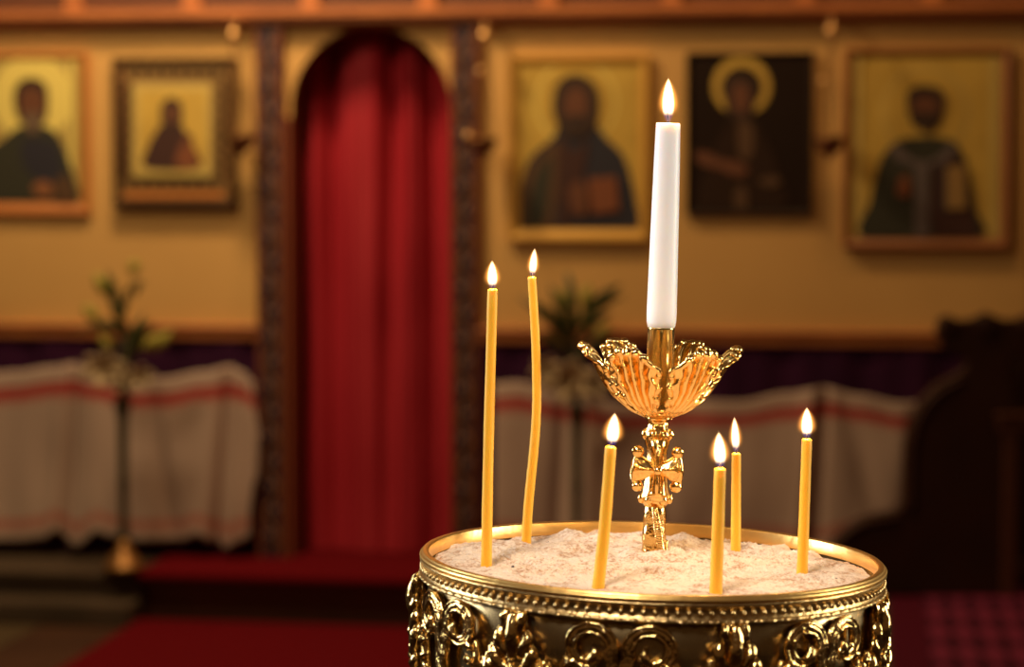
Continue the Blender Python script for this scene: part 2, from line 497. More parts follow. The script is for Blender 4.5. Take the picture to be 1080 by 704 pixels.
draped_cloth('draped_cloth', -80, 266,
    [(-80,392),(-20,394),(20,391),(55,386),(80,383),(105,391),(140,399),(175,398),(215,391),(243,386),(256,390),(266,402)],
    [(-80,571),(20,571),(48,568),(60,560),(70,572),(84,576),(95,568),(102,560),(118,566),(150,571),(190,571),(212,563),(225,572),(238,579),(256,571),(266,566)],
    [(73,5,.05,12),(64,7,-.02,12),(100,12,-.015,0),(236,5,.045,14),(222,7,-.015,14),(170,10,.014,-30),(250,5,-.02,6)],
    'white cloth with red stripe hung on the dado left of the curtain',
    [(380,0),(405,3),(440,6),(458,9),(470,8),(500,7),(515,2),(540,-1),(580,-2)])
draped_cloth('draped_cloth', 522, 1100,
    [(522,404),(545,402),(600,414),(660,425),(715,421),(780,423),(830,414),(868,408),(905,416),(950,424),(1010,424),(1100,420)],
    [(522,572),(600,580),(640,570),(700,578),(780,572),(860,580),(900,570),(960,578),(1100,574)],
    [(590,6,.03,10),(700,8,.03,-10),(862,6,.04,16),(850,9,-.02,16),(910,14,.02,-40),(960,8,.02,10)],
    'white cloth with red stripe hung on the dado behind the gilded candle stand',
    None)

# ------------------------------------------------------------------ icons
def icon(label, outer, inner, frame_mat, panel_mat, layers, thick=.035, extra=None, fb=.004, name='framed_icon'):
    x0, y0, x1, y1 = outer
    ox, oz = w((x0+x1)/2, y1, thick)
    root = thing(name, label, 'icon', WM @ Matrix.Translation((ox, 0, oz)), 'painted icons on the wall')
    RI = Matrix.Translation((-ox, 0, -oz))
    def L(px, py, off=thick):
        u, z = w(px, py, off); return u-ox, z-oz
    a, b = L(x0,y1), L(x1,y0); c, d = L(inner[0],inner[3]), L(inner[2],inner[1])
    bm = bmesh.new()                             # mitred frame, sloping in to the picture
    R0 = [(a[0],a[1]),(b[0],a[1]),(b[0],b[1]),(a[0],b[1])]; R1 = [(c[0],c[1]),(d[0],c[1]),(d[0],d[1]),(c[0],d[1])]
    def mid(k, p, q): return p[0]+(q[0]-p[0])*k, p[1]+(q[1]-p[1])*k
    loops = [[(*R0[i], -.001) for i in range(4)], [(*R0[i], -thick*.8) for i in range(4)],
             [(*mid(.2,R0[i],R1[i]), -thick) for i in range(4)], [(*mid(.55,R0[i],R1[i]), -thick*.86) for i in range(4)], [(*R1[i], -thick*.55) for i in range(4)]]
    V = [[bm.verts.new((x, y, z)) for x, z, y in lp] for lp in loops]
    for A, B in zip(V, V[1:]):
        for k in range(4): bm.faces.new((A[k],A[(k+1)%4],B[(k+1)%4],B[k]))
    obj('frame', bm, frame_mat, root)
    bm = bmesh.new()
    add_box(bm, (c[0]-.002,-thick*.6,c[1]-.002), (d[0]+.002,-.001,d[1]+.002))
    pn = obj('panel', bm, panel_mat, root)
    sets = {}
    for i, (kind, m, args) in enumerate(layers):
        nm = 'painted_halo' if m in (M_halo, M_paleleaf) or (kind == 'e' and m in (M_framegold, M_goldleaf)) else 'painted_border' if kind == 'p' and m in (M_framedark,) else 'painted_ground' if kind == 'p' and i < 3 or m in (M_goldleaf,) or (kind == 'p' and m is M_framegold) else 'painted_book_or_lit_edge' if kind == 'p' else 'painted_figure'
        bm, mats = sets.setdefault(nm, (bmesh.new(), []))
        if m not in mats: mats.append(m)
        mi = mats.index(m); off = thick*.6 + .0012*(i+1)*min(1, 14/len(layers))
        if kind == 'e':                          # ellipse
            cx, cy, rx, ry = args[:4]
            pts = [(cx+rx*math.cos(2*PI*k/28), cy+ry*math.sin(2*PI*k/28)) for k in range(28)]
        elif kind == 's': pts = smooth_loop(args, 5)
        else: pts = args
        pts = [(min(max(px, inner[0]), inner[2]), min(max(py, inner[1]), inner[3])) for px, py in pts]
        q = [L(*p) for p in pts]
        add_prism(bm, q, -off, -off+.001*min(1, 14/len(layers)), mi)
    for nm, (bm, mats) in sets.items(): obj(nm, bm, mats, pn)
    return root, L

icon('icon of a bearded saint with yellow halo in an orange frame, farthest left', (-62,56,92,227), (-52,63,83,213), M_frameorange, M_dulleaf, [
    ('e', M_halo, (33,103,43,46)), ('p', M_halo, [(72,63),(76,63),(76,213),(72,213)]),
    ('s', M_green, [(-52,213),(-52,172),(-20,160),(2,147),(20,134),(48,134),(62,146),(72,170),(80,195),(82,213)]),
    ('s', M_navy, [(22,150),(40,146),(58,152),(64,172),(62,192),(36,188),(24,172)]),
    ('s', M_hair, [(14,105),(18,88),(33,82),(48,90),(50,112),(46,128),(34,134),(20,126)]),
    ('s', M_skin, [(20,108),(24,95),(34,92),(44,98),(46,114),(42,130),(32,136),(24,128)]),
    ('s', M_greybeard, [(24,122),(34,118),(44,122),(42,134),(34,142),(26,134)]),
    ('s', M_skin2, [(34,196),(46,190),(56,198),(52,208),(38,206)]),
    ('s', M_umber, [(58,190),(72,186),(80,205),(80,213),(62,213)]),
], .03)
blocks = []
for k in range(8):
    xx = 130 + k*13.5
    for yy in (71, 190): blocks.append(('p', M_framedark, [(xx,yy),(xx+9,yy),(xx+9,yy+11),(xx,yy+11)]))
for k in range(7):
    yy = 88 + k*14.5
    for xx in (128, 227): blocks.append(('p', M_framedark, [(xx,yy),(xx+9,yy),(xx+9,yy+9),(xx,yy+9)]))
icon('small half figure icon in a wide dark frame with a studded inner border', (119,60,246,218), (127,67,238,210), M_framedark, M_framebrown, [
    ('p', M_book, [(127,67),(238,67),(238,210),(127,210)])] + blocks + [
    ('p', M_paleleaf, [(140,88),(222,88),(222,186),(140,186)]),
    ('p', M_goldleaf, [(146,95),(217,95),(217,178),(146,178)]),
    ('p', M_frameorange, [(130,202),(235,202),(235,209),(130,209)]),  # orange strip paints the light caught by the frame's lower bevel
    ('s', M_maroon, [(153,177),(155,156),(163,140),(172,131),(188,131),(196,140),(204,155),(209,177)]),
    ('s', M_hair, [(169,118),(172,107),(181,103),(190,108),(192,122),(189,133),(172,133)]),
    ('e', M_skin, (181,120,7,10)),
    ('s', M_redbook, [(186,176),(188,158),(196,148),(203,152),(208,176)]),
    ('e', M_skin, (198,147,5,6)),
], .05)
icon('large gold icon of a long haired man in dark robes, in a pale gilt frame', (536,58,685,255), (548,70,673,241), M_framegold, M_goldleaf, [
    ('e', M_halo, (607,108,44,46)), ('e', M_goldleaf, (607,108,41,43)),
    ('s', M_navy, [(545,241),(547,205),(553,180),(562,163),(583,145),(592,130),(624,130),(640,147),(656,163),(665,190),(671,220),(672,241)]),
    ('s', M_umber, [(546,241),(549,205),(556,180),(572,160),(588,150),(592,185),(586,215),(580,241)]),
    ('s', M_green, [(556,235),(560,205),(568,180),(580,165),(578,200),(572,235)]),
    ('s', M_maroon, [(590,148),(605,160),(620,148),(614,190),(602,230),(590,235)]),
    ('s', M_hair, [(583,115),(586,92),(598,80),(615,80),(628,92),(631,115),(626,136),(610,146),(592,140)]),
    ('s', M_skin, [(595,110),(599,96),(608,92),(617,97),(619,112),(616,128),(607,138),(598,128)]),
    ('s', M_hair, [(598,124),(607,121),(617,124),(614,138),(607,143),(600,137)]),
    ('p', M_redbook, [(620,188),(650,186),(653,222),(624,226)]),
    ('s', M_skin, [(600,200),(612,190),(620,205),(616,228),(604,222)]),
], .035)
icon('dark icon of a saint with a gold ring halo, hung right of the white candle', (723,54,858,227), (729,60,852,221), M_black, M_black, [
    ('e', M_goldleaf, (782,91,31,31)), ('e', M_darkrobe, (782,92,22,22)),
    ('s', M_hair, [(763,98),(766,84),(778,78),(792,84),(797,100),(794,120),(782,128),(768,120)]),
    ('s', M_darkrobe, [(740,221),(745,175),(758,145),(772,128),(794,128),(808,148),(822,180),(826,221)]),
    ('s', M_skin, [(772,100),(775,90),(784,88),(790,97),(789,112),(781,120),(774,113)]),
    ('s', M_umber, [(780,128),(794,134),(794,160),(785,170),(778,155)]),
    ('s', M_skin, [(732,163),(744,160),(760,168),(776,170),(790,180),(778,186),(756,178),(740,174)]),
    ('s', M_umber, [(800,190),(816,186),(824,192),(812,198)]),
    ('s', M_umber, [(776,200),(786,198),(788,221),(776,221)]),
], .028)
icon('gold icon of a dark bearded bishop wearing a pale stole, beside the wooden stall', (889,50,1067,262), (899,60,1057,251), M_framebrown, M_goldleaf, [
    ('e', M_paleleaf, (976,118,46,48)), ('e', M_goldleaf, (976,118,43,45)), ('p', M_paleleaf, [(1044,60),(1054,60),(1054,251),(1044,251)]), ('p', M_paleleaf, [(902,60),(908,60),(908,251),(902,251)]),
    ('s', M_green, [(912,251),(917,215),(924,185),(934,160),(955,146),(998,146),(1014,160),(1024,190),(1029,220),(1031,251)]),
    ('s', M_maroon, [(985,251),(985,175),(1005,160),(1018,180),(1026,220),(1028,251)]),
    ('s', M_grey, [(938,158),(946,152),(958,164),(974,170),(990,164),(1002,152),(1008,158),(996,172),(979,180),(979,250),(965,250),(965,180),(950,172)]),
    ('s', M_hair, [(957,112),(957,98),(966,91),(976,90),(988,92),(996,100),(996,114),(990,132),(977,138),(962,130)]),
    ('s', M_skin, [(963,112),(966,104),(976,102),(987,105),(989,116),(985,128),(976,134),(967,126)]),
    ('s', M_hair, [(964,120),(976,118),(988,120),(985,133),(976,139),(967,132)]),
    ('p', M_navy, [(993,174),(1000,172),(1000,223),(993,222)]),
    ('p', M_book, [(998,176),(1018,174),(1019,220),(998,221)]),
    ('s', M_redbook, [(946,205),(948,190),(956,184),(960,196),(958,208)]),
], .04)

# ------------------------------------------------------------------ hanging oil lamps
def hanging_lamp(px, knob, bowl, glints, label):
    off = .13
    u0, zk = w(px, knob, off); ub, zb = w(bowl[0], bowl[1], off)
    root = thing('hanging_oil_lamp', label, 'lamp', WM @ Matrix.Translation((ub, -off, zb)), 'oil lamps hanging before the icons')
    dz = zk - zb; du = u0-ub
    bm = bmesh.new()
    add_lathe(bm, [(.004,-.052),(.010,-.046),(.012,-.038),(.030,-.028),(.044,-.008),(.048,.012),(.044,.022),(.040,.022),(.043,.010),(.028,-.022),(.004,-.03)], 28)
    obj('bowl', bm, M_lampglass, root)
    bm = bmesh.new(); add_lathe(bm, [(.0485,.010),(.052,.014),(.052,.022),(.044,.026),(.042,.02)], 28, cap=False)
    obj('rim', bm, M_lampdark, root)
    for k in range(3):
        a = 2*PI*k/3+.5; bm = bmesh.new()
        p0 = Vector((.048*math.cos(a), .048*math.sin(a), .02)); p1 = Vector((du, 0, dz-.02))
        n = 26
        for q in range(n):                       # small links
            c = p0.lerp(p1, (q+.5)/n); d = (p1-p0).normalized()
            add_ball(bm, c, .0035, (1,1,1.6), 4)
        obj('chain', bm, M_lampdark, root)
    bm = bmesh.new(); add_ball(bm, (du,0,dz), .02, n=14); add_ball(bm, (du,0,dz-.022), .010, n=8)
    obj('knob', bm, M_lampmetal, root)
    bm = bmesh.new()
    add_tube(bm, [(du,0,dz+.015),(du,.02,dz+.045),(du,.07,dz+.05),(du,off-.002,dz+.03)], .005, 8)
    add_ball(bm, (du,off-.004,dz+.03), .016, (1,.4,1), 8)
    obj('bracket', bm, M_lampmetal, root)
    for gx, gy in glints:
        u, z = w(gx, gy, off); bm = bmesh.new(); add_ball(bm, (u-ub,-.004,z-zb), .013, n=12)
        obj('bead', bm, M_lampmetal, root)
hanging_lamp(246, 37, (254,149), [], 'brass oil lamp hanging between the dark framed icon and the curtain')
hanging_lamp(511, 38, (509,153), [(507,75),(494,143)], 'brass oil lamp hanging between the curtain and the gilt framed icon')
hanging_lamp(877, 32, (875,152), [(867,86)], 'brass oil lamp hanging between the dark icon and the bishop icon')

# ------------------------------------------------------------------ flower stands with lilies
def leaf_blade(bm, p0, p1, wd, sag=.02, mi=0, n=8, facing=Vector((0,-1,0))):
    p0, p1 = Vector(p0), Vector(p1); d = p1-p0
    side = d.cross(facing).normalized()
    prev = None
    for k in range(n+1):
        t = k/n; c = p0 + d*t + Vector((0,-.02*math.sin(PI*t), sag*math.sin(PI*t)))
        ww = wd*math.sin(PI*min(1,.08+t*.92))**.8 if t < 1 else 0.0008
        row = [bm.verts.new(c-side*ww), bm.verts.new(c+Vector((0,.25*ww+.0005,0))), bm.verts.new(c+side*ww)]
        if prev:
            for a in (0, 1):
                f = bm.faces.new((prev[a],prev[a+1],row[a+1],row[a])); f.material_index = mi; f.smooth = True
        prev = row
def flower_stand(px, foot_y, neck_y, leaves, buds, blooms, lab1, lab2):
    base = on_z(px, foot_y, PLAT+.008)
    Y = base.y
    root = thing('flower_stand', lab1, 'flower stand', Matrix.Translation(base), 'slim floor vases by the wall')
    neck = at_depth(px, neck_y, Y); H = neck.z - base.z
    bm = bmesh.new()
    add_lathe(bm, [(.001,0),(.070,0),(.072,.010),(.060,.018),(.050,.040),(.035,.055),(.022,.075),(.018,.10)], 28)
    obj('base', bm, M_standfoot, root)
    bm = bmesh.new()
    add_lathe(bm, [(.014,.098),(.018,.12),(.014,.16),(.016,H*.5),(.020,H*.52),(.016,H*.55),(.018,H*.9),(.030,H),(.034,H+.01),(.028,H+.008),(.014,H*.93)], 22, cap=False)
    obj('pole', bm, M_stem, root)
    rb = thing('lily_bunch', lab2, 'flowers', Matrix.Translation(neck), 'lilies in the slim floor vases')
    def P(x, y, dy=0.0): return at_depth(x, y, Y+dy) - neck
    bm = bmesh.new()
    tops = [P(px-6, neck_y-95), P(px+6, neck_y-60), P(px+2, neck_y-75, .05), P(px-16,neck_y-50,-.05)]
    for t in tops: add_tube(bm, [(0,0,-.04), t*.5+Vector((0,0,.02)), t], [.007,.006,.004], 6)
    obj('stems', bm, M_stem, rb)
    for i, (xa, ya, xb, yb, wd) in enumerate(leaves):
        bm = bmesh.new(); leaf_blade(bm, P(xa,ya), P(xb,yb,random.uniform(-.1,.06)), wd*.62)
        o = obj('leaf', bm, M_leaf, rb, recalc=False)
        sm = o.modifiers.new('thick','SOLIDIFY'); sm.thickness = .002
    for xa, ya, xb, yb in buds:
        bm = bmesh.new(); a, b = P(xa,ya), P(xb,yb)
        add_tube(bm, [a, a.lerp(b,.3), a.lerp(b,.6), a.lerp(b,.85), b], [.006,.018,.022,.013,.003], 10)
        obj('bud', bm, M_bud, rb)
    for x, y, r in blooms:
        bm = bmesh.new(); c = P(x,y,-.05); R = r
        for k in range(6):
            a = 2*PI*k/6+.3
            leaf_blade(bm, c, c+Vector((R*math.cos(a), -.06, R*.8*math.sin(a)+.01)), R*.26, .01)
        for k in range(4):
            a = 2*PI*k/4
            add_tube(bm, [c, c+Vector((.012*math.cos(a),-.05,.012*math.sin(a)))], [.002,.004], 5)
        o = obj('bloom', bm, M_petal, rb, recalc=False)
        sm = o.modifiers.new('thick','SOLIDIFY'); sm.thickness = .002
flower_stand(131, 600, 425,
    [(128,350,113,286,.030),(128,340,140,300,.018),(128,352,100,345,.03),(135,385,160,338,.030),(134,380,152,330,.022),(136,360,120,318,.02),(128,345,78,352,.012),(142,312,152,298,.02),(130,420,116,400,.016),(132,420,146,398,.016)],
    [(112,312,101,288),(140,290,143,274),(104,340,88,322),(162,372,181,348),(150,372,168,352),(118,372,106,352)],
    [(112,392,.085),(150,400,.055),(130,404,.05)],
    'slim floor vase with a brass foot, standing before the left striped cloth',
    'lily bunch with yellow green buds, in the vase before the left cloth')
flower_stand(608, 602, 432,
    [(604,365,560,318,.030),(606,350,655,300,.034),(606,370,580,300,.028),(608,352,598,285,.026),(610,360,645,330,.026),(604,385,566,350,.026),(610,380,648,352,.022),(606,372,545,312,.016),(608,345,660,312,.018)],
    [(615,325,622,300),(596,330,590,306),(628,360,642,342)],
    [(600,404,.10),(622,408,.07),(576,392,.06)],
    'slim floor vase standing behind the candle stand, before the right striped cloth',
    'lily bunch with broad dark leaves and cream blooms, behind the tall curved candle')

# ------------------------------------------------------------------ wooden stall
SY = on_z(1000, 627, PLAT+.006).y
def sp(px, py, y=None): p = at_depth(px, py, y or SY); return p
rt = sp(980, 627); rt.z = PLAT+.006
stall = thing('wooden_stall', 'dark carved wooden stall with curved arms at the right edge', 'stall', Matrix.Translation(rt))
out = [(870,629),(871,585),(878,570),(890,558),(906,547),(925,541),(944,538),(951,528),(952,500),(953,470),(958,446),(969,422),(986,405),(1004,396),(1016,388),(1018,378),(1006,374),(993,366),(987,350),(990,336),(999,332),(1010,338),(1024,337),(1040,329),(1056,337),(1072,337),(1083,331),(1093,338),(1095,353),(1086,367),(1074,374),(1064,380),(1062,392),(1068,410),(1070,440),(1068,629)]
q = [(sp(*p)-rt) for p in out]
bm = bmesh.new(); add_prism(bm, [(v.x, max(v.z,0)) for v in q], -.03, .03)
bevel(obj('end_panel', bm, M_darkwood, stall), .01, 3)
bm = bmesh.new()                                 # raised moulding following the edge of the panel
arc1 = smooth_loop([(876,600),(880,578),(893,562),(912,551),(946,545)], 5, False)
arc2 = smooth_loop([(959,540),(960,480),(965,450),(976,428),(992,412),(1012,402)], 5, False)
for a in (arc1, arc2):
    add_tube(bm, [(sp(*p)-rt)+Vector((0,-.032,0)) for p in a], .010, 8)
obj('edge_moulding', bm, M_darkwood, stall)
for cx, cy, r in ((999,345,.030),(1041,345,.034),(1083,345,.030)):
    c = sp(cx, cy)-rt; bm = bmesh.new()          # carved crest scroll
    add_tube(bm, [c+Vector((r*(1-k/34)*math.cos(k*.5), -.034, r*(1-k/34)*math.sin(k*.5))) for k in range(30)], .006, 6)
    add_ball(bm, c+Vector((0,-.034,0)), .010, n=8)
    obj('crest_scroll', bm, M_darkwood, stall)
c0 = sp(1066,446)-rt
bm = bmesh.new(); add_box(bm, (c0.x-.05,-.045,c0.z-.025), (c0.x+.75,.03,c0.z+.02)); add_box(bm, (c0.x-.06,-.06,c0.z+.02), (c0.x+.75,.04,c0.z+.035))
bevel(obj('arm_rail', bm, M_midwood, stall), .008)
bm = bmesh.new(); add_box(bm, (c0.x-.03,-.04,0), (c0.x+.02,.035,c0.z-.025))
bevel(obj('front_post', bm, M_midwood, stall), .006)
bm = bmesh.new(); add_box(bm, (c0.x+.02,.16,.0), (c0.x+.75,.19,c0.z+.25))
bevel(obj('backboard', bm, M_darkwood, stall), .006)
zs_ = (sp(1066,598)-rt).z
bm = bmesh.new(); add_box(bm, (c0.x+.02,-.035,zs_-.03), (c0.x+.75,.16,zs_))
bevel(obj('seat', bm, M_darkwood, stall), .006)
bm = bmesh.new(); add_box(bm, (c0.x+.68,-.03,0), (c0.x+.75,.16,c0.z-.025))
bevel(obj('far_panel', bm, M_darkwood, stall), .006)

# ================================================================== THE CANDLE STAND
R = .20
dep = R * F / 245
RC = CAM + ray(688, 585.5) * dep
TILT = math.radians(1.72)
S = Matrix.Translation(RC) @ Matrix.Rotation(TILT, 4, 'Y')
SN = (S.to_3x3() @ Vector((0,0,1))).normalized()
Hh = RC.z
stand = thing('sand_candle_stand', 'round gilded candle stand with beaded rim and openwork scroll sides', 'candle stand', S @ Matrix.Translation((0,0,-Hh)))
def SP(z): return z + Hh
# inner tray
bm = bmesh.new()
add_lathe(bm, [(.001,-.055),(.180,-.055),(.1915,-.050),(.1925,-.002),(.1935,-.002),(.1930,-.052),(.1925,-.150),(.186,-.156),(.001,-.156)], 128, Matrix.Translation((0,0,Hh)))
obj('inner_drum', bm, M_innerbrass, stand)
# rim
bm = bmesh.new()
add_lathe(bm, [(.1922,-.012),(.1922,-.0012),(.1928,-.0002),(.1935,0),(.1972,.0),(.1979,-.0006),(.1981,-.0016),(.1990,-.0020),(.2000,-.0029),(.2003,-.0040),(.1998,-.0051),(.1985,-.0058),(.1960,-.006)], 160, Matrix.Translation((0,0,Hh)), cap=False)
obj('rim', bm, M_rimbrass, stand)
def beaded_band(z0, z1, name):
    bm = bmesh.new(); T_ = Matrix.Translation((0,0,Hh))
    add_lathe(bm, [(.193,z1),(.1985,z1),(.2000,z1-.0012),(.1985,z1-.003),(.1975,z1-.0036),(.1975,z0+.0036),(.1985,z0+.003),(.2006,z0+.0015),(.1985,z0),(.193,z0)], 160, T_, cap=False)
    nb = 140; zm = (z0+z1)/2
    for k in range(nb):
        a = 2*PI*k/nb
        add_ball(bm, (.1978*math.cos(a), .1978*math.sin(a), Hh+zm), .0023, (1,1,1.1), 6)
    nb = 100
    for k in range(nb):                          # cable edge
        a = 2*PI*k/nb; M3 = Matrix.Rotation(a, 3, 'Z')
        add_ball(bm, (.1993*math.cos(a), .1993*math.sin(a), Hh+z0+.0014), .0017, (1,2.6,1), 5, M=M3)
    obj(name, bm, M_bandgold, stand)
beaded_band(-.0222, -.0060, 'beaded_band')
beaded_band(-.156, -.140, 'beaded_band')
# openwork scrolls, laid out flat (s along the circumference, z) and wrapped on the drum
def wrap(s, z, a0, r=.1995): 
    a = a0 + s/.2
    return Vector((r*math.cos(a), r*math.sin(a), z+Hh))
def horn_points(side):
    pts = []
    cx, cz, rr = side*.0240, -.0490, .0178
    pts += [(side*.0012,-.136),(side*.0014,-.115),(side*.0015,-.095),(side*.0012,-.078)]
    n = 44
    for k in range(n+1):
        t = k/n
        a = PI*1.08 - t*2*PI*.90                # from the join, over the top, outward and back in
        r_ = rr*(1-.42*t**2.4)
        pts.append((cx + side*r_*math.cos(a)*1.0, cz + .94*r_*math.sin(a)))
    return pts
def volute_pair(a0):
    bm = bmesh.new()
    for side in (-1, 1):
        hp = horn_points(side)
        pts = [wrap(s, z, a0, .1985) for s, z in hp]
        n = len(pts)
        rad = [.0060*(1-.35*(k/n)) for k in range(n)]
        add_tube(bm, pts, rad, 8, flat=.8)
        for off, rr in ((.0042,.0016),(-.0042,.0016)):   # raised edges along the ribbon
            q = []
            for k in range(n):
                s0, z0 = hp[max(k-1,0)]; s1, z1 = hp[min(k+1,n-1)]
                dx, dz = s1-s0, z1-z0; l = math.hypot(dx,dz) or 1
                sc = off*(1-.35*k/n)
                q.append(wrap(hp[k][0]-dz/l*sc, hp[k][1]+dx/l*sc, a0, .2015))
            add_tube(bm, q, rr, 6)
        # leaf curled inside the scroll
        e = hp[-1]
        add_ball(bm, wrap(e[0], e[1], a0, .2005), .0042, (1,1,1), 10)
        add_tube(bm, [wrap(e[0]+side*.010, e[1]-.004, a0, .199), wrap(e[0]+side*.004, e[1]-.001, a0, .2025), wrap(e[0]+side*.001, e[1]+.005, a0, .2025), wrap(e[0]+side*.004, e[1]+.0105, a0, .2005)], [.0030,.0044,.0040,.0012], 8)
        # acanthus leaf running down outside the scroll
        lp = smooth_loop([(side*.043,-.058),(side*.047,-.075),(side*.043,-.095),(side*.030,-.112),(side*.012,-.122),(side*.003,-.134)], 5, False)
        m = len(lp)
        add_tube(bm, [wrap(s, z, a0, .1975) for s, z in lp], [.0022+.0045*math.sin(PI*(.1+.85*k/m)) for k in range(m)], 8, flat=.7)
        for k in range(3, m-3, 3):
            s, z = lp[k]
            add_tube(bm, [wrap(s,z,a0,.1995), wrap(s-side*.006,z+.006,a0,.203), wrap(s-side*.014,z+.009,a0,.2)], [.002,.0034,.0010], 6)
    return bm
def lobe(bm, pts, r0, a0, lift=.004, n=8):          # a fleshy leaf lobe lying on the drum
    q = smooth_loop(pts, 5, False); m = len(q)-1
    add_tube(bm, [wrap(s, z, a0, .1990+lift*math.sin(PI*.85*k/m)) for k, (s, z) in enumerate(q)],
             [r0*(.35+.75*math.sin(PI*(.12+.80*k/m))) for k in range(m+1)], n)
def palmette(a0):
    bm = bmesh.new()
    add_tube(bm, [wrap(0,z,a0,.1975) for z in (-.136,-.11,-.085,-.06,-.04,-.0262)], [.006,.009,.0125,.0115,.0085,.007], 12, flat=.6)
    lobe(bm, [(0,-.066),(.0004,-.048),(0,-.027)], .0062, a0, .005)
    for sd in (-1, 1):
        lobe(bm, [(sd*.003,-.052),(sd*.0065,-.041),(sd*.0085,-.031),(sd*.006,-.027)], .0042, a0)
        lobe(bm, [(sd*.004,-.064),(sd*.010,-.056),(sd*.0135,-.047),(sd*.0105,-.042)], .0050, a0)
        lobe(bm, [(sd*.004,-.075),(sd*.013,-.070),(sd*.0185,-.060),(sd*.0155,-.054)], .0052, a0)
        lobe(bm, [(sd*.004,-.086),(sd*.015,-.086),(sd*.0235,-.078),(sd*.0225,-.069),(sd*.0165,-.069)], .0054, a0)
        lobe(bm, [(sd*.004,-.098),(sd*.014,-.101),(sd*.0225,-.096),(sd*.024,-.089)], .0048, a0)
        lobe(bm, [(sd*.003,-.108),(sd*.010,-.114),(sd*.017,-.112)], .0042, a0)
        add_ball(bm, wrap(sd*.0105,-.0435,a0,.2015), .0030, (1,1,1), 8)
        add_ball(bm, wrap(sd*.0180,-.0705,a0,.2020), .0036, (1,1,1), 8)
        cc = (sd*.024,-.080)
        for k in range(6):
            a = PI*(.05+.9*k/5)
            add_ball(bm, wrap(cc[0]+.0095*math.cos(a), cc[1]+.0095*math.sin(a)+.004, a0, .199), .0036, (1,1,1.2), 8)
    add_ball(bm, wrap(0,-.0740,a0,.2035), .0056, (1,.9,1.2), 10)
    add_ball(bm, wrap(0,-.0900,a0,.2030), .0050, (1,.9,1.2), 10)
    return bm
def roughen(bm, amp, sc_):
    for v in bm.verts: v.co += amp*noise.noise_vector(v.co*sc_)
    return bm
a_front = -PI/2
step = 2*PI/7
base_pair = a_front + math.asin((645-688)/245)
vp = obj('scroll_pair', roughen(volute_pair(0), .0007, 170), M_gold, stand)
pm = obj('palmette', roughen(palmette(0), .0016, 150), M_gold, stand)
for k in range(7):
    for src, a in ((vp, base_pair + k*step), (pm, base_pair + (k+.5)*step)):
        o = src if k == 0 else src.copy()
        if k: COL.objects.link(o); o.parent = stand
        o.rotation_euler = (0,0,a); o.location.z = .0045
# column and foot, below the picture
bm = bmesh.new()
add_lathe(bm, [(.150,-.156),(.120,-.175),(.050,-.20),(.032,-.24),(.030,-.34),(.045,-.37),(.055,-.40),(.045,-.43),(.028,-.47),(.026,-.80),(.042,-.84),(.042,-.88),(.03,-.92),(.035,-Hh+.12)], 48, Matrix.Translation((0,0,Hh)))
obj('column', bm, M_brass, stand)
bm = bmesh.new()
add_lathe(bm, [(.001,.003),(.205,.003),(.21,.012),(.20,.025),(.15,.04),(.08,.075),(.045,.11),(.036,.125)], 64)
obj('foot', bm, M_brass, stand)

# ------------------------------------------------------------------ sand
SANDZ = -.0105
stick_px = (689, 588)
SI = S.inverted()
sc = SI @ on_plane(*stick_px, RC + SN*SANDZ, SN)
def sand_h(x, y):
    v = Vector((x, y, 0))
    n3 = noise.noise(v*150); n4 = noise.noise(v*310+Vector((5,0,2))); n5 = noise.noise(v*640)
    soft = max(.35, min(1, .65+1.2*noise.noise(v*14+Vector((1,8,0)))))
    h = .0020*noise.noise(v*22) + .0022*noise.noise(v*55+Vector((3,1,0))) + soft*(.0024*n3 + .0026*abs(n4) + .0011*n5)
    r = math.hypot(x, y)
    ridge = max(0, noise.noise(v*38+Vector((7,2,0))))
    h += .008*ridge*max(0, min(1, (y-.02)/.10))           # crumbly heaps towards the back
    h += .0065*math.exp(-((x+.03)**2+(y-.125)**2)/.0022) + .004*math.exp(-((x+.13)**2+(y-.05)**2)/.003)
    d = math.hypot(x-sc.x, y-sc.y)
    h += .0075*math.exp(-((d-.019)/.011)**2)*(.7+.6*noise.noise(v*70))
    h *= 1-.35*max(0, min(1,(-y)/.12))
    h -= .003*max(0, (r-.170)/.022)
    return h + .0012*math.cos(r*18)
bm = bmesh.new()
nr, na = 210, 1100
ctr = bm.verts.new((0,0,SANDZ+sand_h(0,0)))
prev = None
for i in range(1, nr+1):
    r = .1920*i/nr
    ring = []
    for k in range(na):
        a = 2*PI*k/na; x, y = r*math.cos(a), r*math.sin(a)
        ring.append(bm.verts.new((x, y, SANDZ+sand_h(x,y))))
    for k in range(na):
        f = bm.faces.new((ctr, ring[k], ring[(k+1)%na])) if prev is None else bm.faces.new((prev[k],ring[k],ring[(k+1)%na],prev[(k+1)%na]))
        f.smooth = True
    prev = ring
tag(obj('sand', bm, M_sand, None, S, recalc=False), 'pale cream sand filling the round gilded candle stand', 'sand', None, 'stuff')
def soot(px, py, r):
    p = on_plane(px, py, RC+SN*SANDZ, SN); l = SI @ p
    bm = bmesh.new(); add_ball(bm, (0,0,0), r, (1,.8,.7), 6)
    for v in bm.verts: v.co += .3*r*noise.noise_vector(v.co*900)
    return obj('burnt_wick_crumb', bm, M_wick, None, S @ Matrix.Translation((l.x,l.y,SANDZ+sand_h(l.x,l.y)+r*.2)))
tag(soot(541,598.5,.0018), 'black burnt wick crumb on sand, the one nearest the front rim at left', 'crumb')
tag(soot(578,573.5,.0017), 'black burnt wick crumb on sand just beside the tall curved candle', 'crumb')
tag(soot(882,611,.0011), 'tiny black burnt crumb on sand near the right rim', 'crumb')

